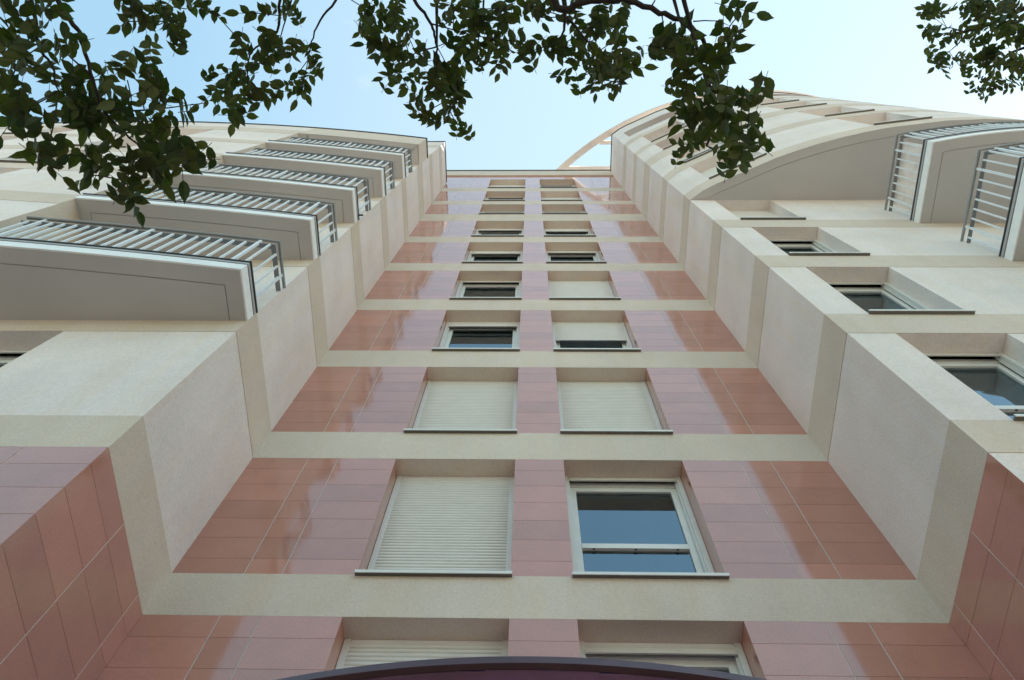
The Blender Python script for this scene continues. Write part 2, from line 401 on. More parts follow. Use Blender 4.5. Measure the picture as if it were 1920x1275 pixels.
# ---- left bowed bay
XLO = -6.2
cl = [-19.9 + i * .5 for i in range(int((19.9 - 12.75) / .5) + 1)] + [-12.6, -11.5]
cl = [x for x in cl if x < -12.7] + [-12.6, -11.5, -11, -10.5, -10.0, -9.45, -8.3, -7.8, -7.3, -6.7, XLO]
pl = [(x, yl(x)) for x in cl]
ops = []
for sidx in (cl.index(-12.6), cl.index(-9.45)):
    for k in (2, 3, 4, 5, 6): ops.append((sidx, T[k], Bt[k + 1]))
wall('bay_wall', M['panel'], pl, LBOT, LBAY, ops, depth=.24)
for k in range(2, 8):
    band('floor_band', pl, max(Bt[k], LBOT), T[k], M['band'])
# return wall beside the stacked balconies, header over them
m = MB()
m.face([(XLO, yl(XLO), LBOT + Z), (XLO, YF, LBOT + Z), (XLO, YF, 21.2 + Z), (XLO, yl(XLO), 21.2 + Z)])
m.build('bay_return_wall', M['band'], apt)
xh = [XLO + (XL - XLO) * i / 10 for i in range(11)]
ph = [(x, yl(x)) for x in xh] + [(XL, YF)]
wall('bay_header', M['band'], ph, 21.2, LBAY)
full_l = [(x, yl(x)) for x in cl] + [(x, yl(x)) for x in xh[1:]] + [(XL, YF)]
b = MB(); b.strip(offset_path(full_l, .03), offset_path(full_l, -.25), LBAY + Z, LBAY + .05 + Z); b.build('coping', M['dark'], apt)
r = MB(); r.face([(x, y, LBAY - .1 + Z) for x, y in full_l] + [(cl[0], YF, LBAY - .1 + Z)]); r.build('roof', M['roof'], apt)

# ---- right bowed bay
cr = [XR + (3.70 - XR) * i / 2 for i in range(3)] + [4.80 + (6.88 - 4.80) * i / 5 for i in range(6)] + [7.98, 8.7, 9.3, 9.9, 10.5, 11.1, 11.7, 12.3, 12.9, 13.5, 14.15]
prr = [(x, yr(x)) for x in cr]; prr[0] = (XR + .004, YF); 
ops = []
for sidx in (2, cr.index(6.88) if 6.88 in cr else 8):
    for k in (5, 6, 7, 8): ops.append((sidx, T[k], Bt[k + 1]))
sB = min(range(len(cr)), key=lambda i: abs(cr[i] - 6.88))
ops = [(2, T[k], Bt[k + 1]) for k in (5, 6, 7, 8)] + [(sB, T[k], Bt[k + 1]) for k in (5, 6, 7, 8)]
wall('bay_wall', M['panel'], prr, RBOT, T[9], ops, depth=.24)
for k in range(5, 10): band('floor_band', prr, Bt[k] + (.004 if k == 5 else 0), T[k], M['band'])
# top storey: set-back terrace behind an open curved strip
i0, i1 = 0, cr.index(11.1)
LT0, LT1 = 27.45, 29.2
wall('bay_wall', M['panel'], prr[:2], T[9], RTOP)
wall('bay_wall', M['panel'], prr[i1:], T[9], RTOP)
strip_p = prr[1:i1 + 1]
wall('terrace_parapet', M['panel'], strip_p, T[9], LT0)
wall('terrace_lintel', M['panel'], strip_p, LT1, RTOP)
inn = offset_path(strip_p, -.7)
m = MB(); m.strip(offset_path(strip_p, -.001), inn, LT1 + Z, LT1 + .2 + Z); m.build('terrace_ceiling', M['soffit'], apt)
m = MB(); m.strip(offset_path(strip_p, -.001), inn, LT0 - .2 + Z, LT0 + Z); m.build('terrace_slab', M['soffit'], apt)
wall('terrace_rear_wall', M['tile'], inn, LT0, LT1)
for p, q in ((strip_p[0], inn[0]), (inn[-1], strip_p[-1])):
    m = MB(); m.face([(*p, LT0 + Z), (*q, LT0 + Z), (*q, LT1 + Z), (*p, LT1 + Z)]); m.build('terrace_side_wall', M['panel'], apt)
m = MB()
for hh in (.12, .30, .48): m.tube([(x, y, LT0 + hh + Z) for x, y in offset_path(strip_p, -.06)], .016, 6)
for i in range(0, 46):
    x = strip_p[0][0] + .08 + i * .16; m.tube([(x, yr(x, 10.89), LT0 + Z), (x, yr(x, 10.89), LT0 + .5 + Z)], .010, 5)
m.build('terrace_railing', M['rail'], apt)
b = MB(); b.strip(offset_path(prr, .03), offset_path(prr, -.25), RTOP + Z, RTOP + .05 + Z); b.build('coping', M['dark'], apt)

# ---- grooved soffits and balcony slabs
def inset(poly, d):
    """poly: open plan polyline wall -> ... -> wall; offset inwards (to its right side)"""
    return offset_path(poly, -d)

def grooved_slab(name, outline, z0, z1, mats, parent, inset_d=.20, wall_y=YF):
    """outline: from the wall, round the outer edge, back to the wall (inward on its left)"""
    m = MB()
    o = list(outline)
    m.face([(x, y, z1 + Z) for x, y in o])                         # top
    m.face([(x, y, z0 + .012 + Z) for x, y in reversed(o)])        # bed above the groove
    for i in range(len(o) - 1):
        p, q = o[i], o[i + 1]
        m.face([(*p, z0 + Z), (*q, z0 + Z), (*q, z1 + Z), (*p, z1 + Z)])
    a = inset(o, inset_d); b = inset(o, inset_d + .010)
    def towall(pts):
        pts = list(pts); pts[0] = (pts[0][0], wall_y); pts[-1] = (pts[-1][0], wall_y); return pts
    a = towall(a); b = towall(b)
    m.strip(o, a, z0 + Z, z0 + .0118 + Z)
    m.face([(x, y, z0 + Z) for x, y in reversed(b)])
    for i in range(len(b) - 1): m.face([(*b[i], z0 + Z), (*b[i + 1], z0 + Z), (*b[i + 1], z0 + .012 + Z), (*b[i], z0 + .012 + Z)])
    return m.build(name, mats, parent)

def along(path, s):
    for i in range(len(path) - 1):
        p, q = Vector(path[i]), Vector(path[i + 1]); l = (q - p).length
        if s <= l or i == len(path) - 2: return p + (q - p) * (s / l), (q - p).normalized()
        s -= l

def plen(path): return sum((Vector(path[i + 1]) - Vector(path[i])).length for i in range(len(path) - 1))

def balcony(outline, corner_first, zt, fronts, label, sgn):
    """outline wall->corner->curve->wall; zt = floor level; fronts = index of the outer corner"""
    z0, z1 = zt - .28, zt - .03
    s = grooved_slab('balcony', outline, z0, z1, M['soffit'], apt, .17)
    s['label'] = label
    o = outline
    # white edge and dark flashing
    f = MB(); f.strip(offset_path(o, .020), offset_path(o, .001), z0 - .001 + Z, z0 + .178 + Z); f.build('slab_edge', M['white'], s)
    f = MB(); f.strip(offset_path(o, .014), offset_path(o, .001), z0 + .179 + Z, z0 + .196 + Z); f.build('seal', M['dark'], s)
    f = MB(); f.strip(offset_path(o, .024), offset_path(o, .001), z0 + .197 + Z, z1 + .004 + Z); f.build('flashing', M['sillgrey'], s)
    f = MB(); f.strip(offset_path(o, .036), offset_path(o, .010), z1 + .012 + Z, z1 + .034 + Z); f.build('bottom_rail', M['dark'], s)
    # railing path runs from wall, round the corner, along the curve
    rp = offset_path(o, .016)
    if corner_first == 'end': rp = rp[::-1]
    n = fronts
    side = [Vector(rp[0]), Vector(rp[1])]
    curve = [tuple(p) for p in rp[1:n]]
    zb = z1 + .054; zf = zt + .86; zh = zt + .99
    b = MB(); flat = MB(); post = []
    def bar(m, c, t, w_, th, za, zc):
        nn = Vector((-t.y, t.x)); 
        P = [c - t * w_ / 2 - nn * th / 2, c + t * w_ / 2 - nn * th / 2, c + t * w_ / 2 + nn * th / 2, c - t * w_ / 2 + nn * th / 2]
        m.prism([(q.x, q.y) for q in P], za + Z, zc + Z)
    # curve part
    Ls = plen(curve); k = 0; sdist = .20 - .142 * 1
    while sdist < Ls - .02:
        c, t = along(curve, sdist)
        if (k - 1) % 9 == 0: post.append((c, t))
        else: bar(b, c, t, .022, .022, zb - .02, zf)
        k += 1; sdist += .142
    S0 = [tuple(side[1]), tuple(side[0])]; Ls2 = (side[0] - side[1]).length
    sdist = .11; k = 0; npst = []
    cnt = int((Ls2 - .11) / .142)
    while sdist < Ls2 - .04:
        c, t = along(S0, sdist)
        if (Ls2 < 1 and k == 2) or (Ls2 >= 1 and (k == 1 or k == cnt - 1)): post.append((c, t))
        else: bar(b, c, t, .022, .022, zb - .02, zf)
        k += 1; sdist += .142
    rl = b.build('railing', M['rail'], s)
    pathall = [tuple(side[0])] + curve
    # flat rail (deep from below) and tubular handrail
    if corner_first == 'start': A = pathall
    else: A = pathall[::-1]
    fm = MB(); fm.strip(offset_path(A, .006), offset_path(A, -.050), zf + Z, zf + .012 + Z); fm.build('flat_rail', M['steel'], s)
    hm = MB(); hp = offset_path(A, .012); hm.tube([(x, y, zh + Z) for x, y in hp], .022, 10); hm.build('handrail', M['steel'], s, smooth=True)
    for c, t in post:
        pm = MB(); bar(pm, c, t, .034, .030, zb - .02, zh - .015); pm.build('railing_post', M['rail'], s)
    return s

# left stack of five balconies
xsL = [XL - .02 - (XL - .02 - XLO - .004) * i / 14 for i in range(15)]
names = ['lowest', 'second', 'middle', 'fourth', 'topmost']
for j, k in enumerate((2, 3, 4, 5, 6)):
    out = [(XLO + .004, YF - .004)] + [(x, yl(x)) for x in reversed(xsL)] + [(XL - .02, YF - .004)]
    balc = balcony(out, 'end', T[k], len(xsL) + 1 - 1, names[j] + ' balcony in the left stack of five', -1)
    if k == 4:
        d = MB(); d.tube([(XL + .02, YF - .10, T[k] - .05 + Z), (XL + .10, YF - .10, T[k] - .06 + Z)], .016, 8); d.build('drain_spout', M['dark'], balc)
# header soffit over the top balcony and soffit of the bay
out = [(XLO + .004, YF - .004)] + [(x, yl(x) + .004) for x in reversed(xsL)] + [(XL - .004, YF - .004)]
grooved_slab('header_soffit', out, 21.2, 21.4, M['soffit'], apt, .32)
out = [(cl[0], YF - .004)] + [(x, yl(x)) for x in cl] + [(XLO, YF - .004)]
m = MB(); m.face([(x, y, LBOT + Z) for x, y in reversed(out)]); m.build('bay_soffit', M['soffit'], apt)

# right stack of balconies below the bay
xsR = [6.58 + (13.0 - 6.58) * i / 24 for i in range(25)]
for j, k in enumerate((4, 3, 2)):
    out = [(6.58, YF - .004)] + [(x, yr(x)) for x in xsR] + [(13.0, YF - .004)]
    balcony(out, 'start', T[k] - .05, len(xsR) + 1, ('upper', 'middle', 'lower')[j] + ' balcony under the right-hand curved bay', 1)
out = [(XR + .012, YF - .006)] + [(x, yr(x)) for x in cr[1:]] 
out = [(XR + .006, YF - .004)] + [(x, yr(x)) for x in cr[1:-1]] + [(14.1, YF - .004)]
grooved_slab('bay_soffit', out, RBOT - .0, RBOT + .1, M['soffit'], apt, .17)

# cloth hung inside the railing of the upper right balcony
m = MB(); nY, nZ = 22, 10
for i in range(nY + 1):
    for jz in range(nZ + 1):
        y = 1.30 + 1.12 * i / nY; z = T[4] - .03 + .86 * jz / nZ
        m.v.append((6.635 + .010 * math.sin(i * 1.1) + .004 * math.sin(i * 2.7 + jz * .5), y, z + Z))
for i in range(nY):
    for jz in range(nZ):
        a = i * (nZ + 1) + jz; m.f.append((a, a + nZ + 1, a + nZ + 2, a + 1)); m.m.append(0)
c = m.build('hanging_cloth', M['cloth'], None, smooth=True)
tag(c, 'pale pink cloth hung behind the side railing of the upper right balcony', 'cloth')

# ---- ring beam on the roof and its struts
def arc(rad, a0, a1, n): return [(RC[0] + rad * math.cos(R(a0 + (a1 - a0) * i / n)), RC[1] + rad * math.sin(R(a0 + (a1 - a0) * i / n))) for i in range(n + 1)]
b = MB(); b.strip(arc(11.04, 195, 330, 64), arc(10.80, 195, 330, 64), 31.5 + Z, 31.72 + Z); rb = b.build('roof_ring_beam', M['panel'], apt)
for y in (2.93, 3.93):
    x0 = RC[0] - math.sqrt(10.8 ** 2 - (RC[1] - y) ** 2)
    b = MB(); b.box((x0, y - .07, 31.53 + Z), (5.0, y + .07, 31.72 + Z)); b.build('strut', M['panel'], rb)
    b = MB(); b.box((4.2, y - .06, RTOP - .3 + Z), (4.32, y + .06, 31.53 + Z)); b.build('post', M['band'], rb)
for a in (218, 240, 262, 279, 300):
    p0 = (RC[0] + 10.86 * math.cos(R(a)), RC[1] + 10.86 * math.sin(R(a)))
    b = MB(); b.box((p0[0] - .04, p0[1] - .04 + .1, RTOP + .02 + Z), (p0[0] + .04, p0[1] + .04 + .1, 31.5 + Z)); b.build('post', M['steel'], rb)

# ---- windows
CACHE = {}
def window(x, y, rot, w_, h_, shut, transom, depth=.20, curtain=0.0, name='window'):
    """origin at the middle of the sill on the wall face, local +Y into the wall"""
    key = (round(w_, 3), round(h_, 3), shut, transom, depth, curtain)
    if key not in CACHE:
        hw = w_ / 2; D = {}
        # guide rails + head box + outer frame
        m = MB()
        gw = .055
        for s in (-1, 1):
            xa, xb = sorted((s * (hw - .004), s * (hw - gw)))
            m.box((xa, depth, .0), (xb, depth + .03, h_ - .002))
            xa, xb = sorted((s * (hw - gw + .004), s * (hw - gw - .012)))
            m.box((xa, depth + .034, 0), (xb, depth + .07, h_ - .004))
        m.box((-hw + gw + .002, depth + .010, h_ - .045), (hw - gw - .002, depth + .028, h_ - .003))
        m.box((-hw + gw + .002, depth + .075, h_ - .09), (hw - gw - .002, depth + .12, h_ - .003))
        D['window'] = m.mesh('window', M['alu'])
        # sash
        ix = hw - gw - .004; f = .07 if h_ > 1.99 else .03; ya, yb = depth + .085, depth + .135
        top = h_ - (.095 if h_ > 1.99 else .05)
        m = MB()
        m.box((-ix, ya, .0), (-ix + f, yb, top)); m.box((ix - f, ya, .0), (ix, yb, top))
        m.box((-ix + f, ya, top - f), (ix - f, yb, top)); m.box((-ix + f, ya, 0), (ix - f, yb, .05))
        if transom:
            m.box((-ix + f, ya - .010, .81), (ix - f, yb, .882))
            for xx in (-ix + .18, 0.0, ix - .18): m.box((xx - .010, ya - .008, .800), (xx + .010, ya + .004, .81), 1)
        else:
            m.box((-ix + f, ya - .012, .055), (ix - f, ya + .006, .13))
        D['sash_frame'] = m.mesh('sash_frame', [M['alu'], M['dark']])
        m = MB(); yg = depth + .108
        if transom:
            m.face([(-ix + f, yg, .05), (ix - f, yg, .05), (ix - f, yg, .81), (-ix + f, yg, .81)])
            m.face([(-ix + f, yg, .882), (ix - f, yg, .882), (ix - f, yg, top - f), (-ix + f, yg, top - f)])
        else: m.face([(-ix + f, yg, .05), (ix - f, yg, .05), (ix - f, yg, top - f), (-ix + f, yg, top - f)])
        D['pane'] = m.mesh('pane', M['glass'])
        # shutter: interlocking convex slats
        m = MB(); pitch = .046
        z = h_ - .045; zend = max(.012, h_ * (1 - shut)) if shut > 0 else h_ - .06
        ys = depth + .012
        xs_ = hw - gw + .004
        while z - pitch > zend - .001:
            pts = [(0, 0), (-.006, -.009), (-.0085, -.021), (-.006, -.033), (0, -.040), (.004, -.041), (.004, -.046)]
            for (y0, dz0), (y1, dz1) in zip(pts, pts[1:]):
                m.face([(-xs_, ys + y1, z + dz1), (xs_, ys + y1, z + dz1), (xs_, ys + y0, z + dz0), (-xs_, ys + y0, z + dz0)])
            z -= pitch
        m.box((-xs_, ys - .012, z - .03), (xs_, ys + .004, z))
        D['shutter'] = m.mesh('shutter', M['slat'])
        m = MB(); m.box((-hw - .012, -.045, -.018), (hw + .012, depth, -.002)); m.box((-hw - .012, -.052, -.028), (hw + .012, -.045, .006), 1)  # dark body draws the shadow line as colour, pale lip in front
        D['sill'] = m.mesh('sill', [M['sill'], M['alu']])
        # room lining behind the glass
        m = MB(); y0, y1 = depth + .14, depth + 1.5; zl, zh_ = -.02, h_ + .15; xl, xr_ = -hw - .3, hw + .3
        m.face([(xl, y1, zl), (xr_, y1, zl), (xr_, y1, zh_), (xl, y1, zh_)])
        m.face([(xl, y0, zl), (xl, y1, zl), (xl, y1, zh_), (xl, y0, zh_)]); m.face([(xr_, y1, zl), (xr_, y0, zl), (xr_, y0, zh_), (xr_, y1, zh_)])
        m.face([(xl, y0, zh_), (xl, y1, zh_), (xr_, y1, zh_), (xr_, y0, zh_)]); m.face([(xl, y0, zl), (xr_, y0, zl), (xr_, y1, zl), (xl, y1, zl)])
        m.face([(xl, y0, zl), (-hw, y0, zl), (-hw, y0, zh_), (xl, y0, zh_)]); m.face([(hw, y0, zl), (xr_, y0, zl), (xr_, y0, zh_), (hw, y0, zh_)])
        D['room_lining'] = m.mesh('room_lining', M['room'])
        if curtain:
            m = MB(); nn = 40; yc = depth + .20
            for i in range(nn + 1):
                xx = -hw + w_ * curtain * i / nn; m.v += [(xx, yc + .02 * math.sin(i * 1.3), 0), (xx, yc + .02 * math.sin(i * 1.3), h_ - .05)]
            for i in range(nn): m.f.append((2 * i, 2 * i + 2, 2 * i + 3, 2 * i + 1)); m.m.append(0)
            D['curtain'] = m.mesh('curtain', M['curtain'], True)
        CACHE[key] = D
    D = CACHE[key]
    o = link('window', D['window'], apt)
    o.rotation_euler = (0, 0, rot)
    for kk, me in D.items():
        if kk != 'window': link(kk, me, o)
    return o

def put(x, y, z, rot, *a, **k):
    o = window(x, y, rot, *a, **k); o.location = Vector((x, y, z + Z)) - apt.location; return o

#            left: (shut, transom, curtain)      right
state = [((.30, 1, 0), (.05, 1, 1.0)),
         ((1, 1, 0), (0, 1, 0)),
         ((1, 1, 0), (1, 1, 0)),
         ((.13, 1, 0), (.47, 1, 0)),
         ((.05, 1, 0), (1, 1, 0)),
         ((.15, 1, 0), (.09, 1, 0)),
         ((.12, 1, 0), (.20, 1, 0)),
         ((0, 1, 0), (0, 1, 0)),
         ((0, 1, 0), (1, 1, 0)),
         ((1, 1, 0), (0, 1, 0))]
for k, (a, b_) in enumerate(lvl):
    for side, (x0, x1) in enumerate(((-1.43, -.145), (.375, 1.64))):
        s_, tr_, cu = state[k][side]
        put((x0 + x1) / 2, YB, a, 0, x1 - x0, b_ - a, s_, tr_, curtain=cu)
for k in range(0, 7):
    a, b_ = lvl[k]
    put(sum(WL) / 2, YF, a, 0, WL[1] - WL[0], b_ - a, 0.0, 1)
for k in range(0, 5):
    a, b_ = lvl[k]
    put(sum(WR) / 2, YF, a, 0, WR[1] - WR[0], b_ - a, .45 if k == 4 else 0.0, 1)
def bay_win(path, i, ks, shut):
    p, q = path[i], path[i + 1]; d, n, Ln = seg_frame(p, q)
    for k in ks: put((p[0] + q[0]) / 2, (p[1] + q[1]) / 2, T[k], math.atan2(d.y, d.x), Ln, Bt[k + 1] - T[k], shut[k % len(shut)], 0, depth=.22)
bay_win(pl, cl.index(-12.6), (2, 3, 4, 5, 6), (0.2, 1, .5))
bay_win(pl, cl.index(-9.45), (2, 3, 4, 5, 6), (1, 0.1, .4))
bay_win(prr, 2, (5, 6, 7, 8), (.1, 1, .2, 0))
bay_win(prr, sB, (5, 6, 7, 8), (1, .3, 1, 1))

# ---- entrance canopy
CC = (.03, 2.19 + 4.2)
def carc(rad, n=72): 
    a = math.asin(min(.999, 2.9 / rad)); return [(CC[0] + rad * math.sin(-a + 2 * a * i / n), CC[1] - rad * math.cos(-a + 2 * a * i / n)) for i in range(n + 1)]
h = 2.4
cn = MB()
A_ = carc(4.158); cn.face([(x, y, h + .008 + Z) for x, y in A_[::-1]] )
cn.face([(x, y, h + .030 + Z) for x, y in A_])
can = cn.build('entrance_canopy', M['maroon'], apt)
ap = MB()
ap.box((A_[0][0], A_[0][1], h + .008 + Z), (A_[-1][0], YB - .02, h + .09 + Z)); ap.build('canopy_root', M['maroon'], can)
lp = MB(); lp.strip(carc(4.20), carc(4.168), h + Z, h + .035 + Z); lp.build('rim', M['maroonlip'], can)
gp = MB(); gp.strip(carc(4.1675), carc(4.1585), h + .012 + Z, h + .028 + Z); gp.build('rim_seal', M['dark'], can)
for sx in (-.80, -.22, .33, .76, 1.6, -1.7):
    y = CC[1] - math.sqrt(4.155 ** 2 - (sx - CC[0]) ** 2)
    c_ = MB(); P = []
    n_ = 10
    for i in range(n_ + 1):
        t = i / n_; P.append((sx - .05 + .10 * t, y + .001 + .016 * math.sin(math.pi * t)))
    c_.prism(P[::-1][::-1] + [(sx + .05, y - .003), (sx - .05, y - .003)][0:2], h + .004 + Z, h + .014 + Z); c_.build('clip', M['maroon'], can)

BLOBS=[(-1.47,-0.14,4.01,0.073,0),(-1.51,-0.08,3.98,0.073,0),(-1.6,-0.03,4.21,0.104,0),(-1.72,0.06,4.25,0.093,0),(-1.59,0.06,4.31,0.114,0),(-1.63,0.12,4.2,0.125,0),(-1.52,0.13,4.29,0.125,0),(-1.55,0.13,3.96,0.083,0),(-1.49,0.04,4.4,0.093,0),(-1.26,0.04,4.12,0.079,0),(-1.24,0.1,4.14,0.083,0),(-1.4,0.13,4.32,0.104,0),(-1.21,0.01,4.19,0.05,0),(-1.23,0.07,4.26,0.046,0),(-1.13,0.12,4.26,0.05,0),(-1.58,0.18,4.34,0.125,0),(-1.45,0.21,4.33,0.114,0),(-1.46,-0.05,4.11,0.037,0),(-1.51,0.23,4.05,0.093,0),(-1.31,0.21,4.2,0.083,0),(-1.51,0.29,4.35,0.093,0),(-1.29,0.28,4.1,0.104,0),(-1.33,0.2,4.39,0.052,0),(-1.35,0.27,4.46,0.052,0),(-1.54,0.36,4.33,0.073,0),(-1.34,0.37,4.14,0.093,0),(-1.28,0.34,4.19,0.083,0),(-1.35,0.43,4.18,0.046,0),(-1.17,0.29,4.18,0.046,0),(-1.13,0.31,4.18,0.046,0),(-1.21,0.34,4.13,0.052,0),(-1.28,0.29,4.37,0.037,0),(-1.41,-0.16,4.06,0.033,0),(-1.56,0.28,4.1,0.046,0),(-1.5,-0.04,4,0.052,0),(-1.69,-0.24,5.14,0.083,0),(-1.59,-0.23,5.17,0.105,0),(-1.58,-0.25,5.42,0.097,0),(-1.51,-0.25,5.55,0.061,0),(-1.58,-0.16,5.06,0.055,0),(-1.52,-0.14,5.11,0.05,0),(-1.69,-0.18,5.06,0.039,0),(-1.32,-0.24,5.52,0.087,0),(-1.18,-0.27,5.57,0.064,0),(-1.24,-0.13,5.42,0.102,0),(-1.33,-0.07,5.43,0.081,0),(-1.13,-0.06,5.43,0.087,0),(-1.28,-0.01,5.55,0.102,0),(-1.47,0.04,5.69,0.102,0),(-1.56,0.01,5.7,0.058,0),(-1.25,0.1,5.35,0.102,0),(-1.53,0.17,5.74,0.087,0),(-1.28,0.1,5.86,0.073,0),(-1.18,0.11,5.76,0.044,0),(-1.09,-0.02,5.78,0.035,0),(-1.38,0.22,5.38,0.035,0),(-0.84,-0.27,5.93,0.091,0),(-0.68,-0.25,5.76,0.122,0),(-0.89,-0.19,6.17,0.085,0),(-0.67,-0.17,6.08,0.091,0),(-0.72,-0.09,5.68,0.107,0),(-0.66,-0.03,5.68,0.076,0),(-0.52,-0.01,5.33,0.061,0),(-0.72,0.06,5.75,0.05,0),(-0.62,0.11,5.73,0.05,0),(-0.34,-0.24,5.35,0.097,0),(-0.24,-0.22,5.62,0.116,0),(-0.11,-0.25,5.5,0.097,0),(-0.33,-0.14,5.76,0.111,0),(-0.17,-0.12,5.77,0.105,0),(-0.05,-0.11,5.81,0.055,0),(-0.26,-0.03,5.47,0.083,0),(-0.14,-0,5.52,0.061,0),(-0.4,0.02,5.61,0.078,0),(0,-0.06,5.59,0.028,0),(-0.38,0.09,5.8,0.089,0),(-0.45,0.12,5.53,0.083,0),(-0.39,0.2,5.69,0.083,0),(-0.52,0.17,5.65,0.055,0),(-0.38,0.27,5.68,0.039,0),(-0.54,0.23,5.56,0.025,0),(0.07,-0.24,5.54,0.064,0),(0.04,-0.21,5.54,0.041,0),(0.23,-0.23,5.74,0.058,0),(0.36,-0.22,5.72,0.069,0),(0.42,-0.18,5.51,0.061,0),(0.31,-0.15,5.7,0.055,0),(0.14,-0.08,5.66,0.061,0),(0.23,-0.03,5.71,0.097,0),(0.31,0.02,5.37,0.105,0),(0.44,-0,5.67,0.097,0),(0.51,-0,5.51,0.061,0),(0.36,0.11,5.63,0.078,0),(0.24,0.07,5.78,0.061,0),(0.43,0.08,5.39,0.069,0),(0.46,-0.13,5.81,0.042,0),(0.81,-0.17,4.88,0.052,0),(0.82,-0.11,5,0.059,0),(0.76,-0.07,4.86,0.059,0),(0.6,-0.1,5.05,0.052,0),(0.58,-0.05,4.99,0.052,0),(0.65,-0.03,5.01,0.061,0),(0.73,-0.02,4.79,0.052,0),(0.61,0.05,4.74,0.075,0),(0.77,0.07,5.11,0.075,0),(0.6,0.13,4.8,0.066,0),(0.73,0.15,4.89,0.089,0),(0.8,0.14,4.83,0.066,0),(0.87,0.12,4.74,0.047,0),(0.68,0.23,4.84,0.085,0),(0.8,0.25,4.97,0.085,0),(0.86,0.25,4.86,0.066,0),(0.65,0.32,4.97,0.061,0),(0.81,0.35,5.09,0.071,0),(0.8,0.32,4.68,0.059,0),(0.89,0.4,5.07,0.033,0),(0.62,0.2,5.04,0.033,0),(0.84,0.26,4.68,0.042,0),(3.22,-0.39,8.26,0.136,1),(3.08,-0.36,7.52,0.174,1),(3.27,-0.32,7.45,0.174,1),(2.86,-0.21,7.57,0.097,1),(3.18,-0.05,8.18,0.087,1),(3.03,-0.19,7.57,0.107,1),(3.32,-0.21,7.7,0.155,1),(3.31,-0.16,7.3,0.145,1),(3,0.01,7.67,0.087,1),(3.35,0.03,8.03,0.116,1),(3.26,-0.01,7.51,0.145,1),(3.48,0.03,7.56,0.155,1),(3.35,0.17,7.5,0.107,1),(3.4,0.12,7.8,0.116,1),(3.72,0.18,7.88,0.107,1),(3.04,-0.38,8.09,0.068,1)]
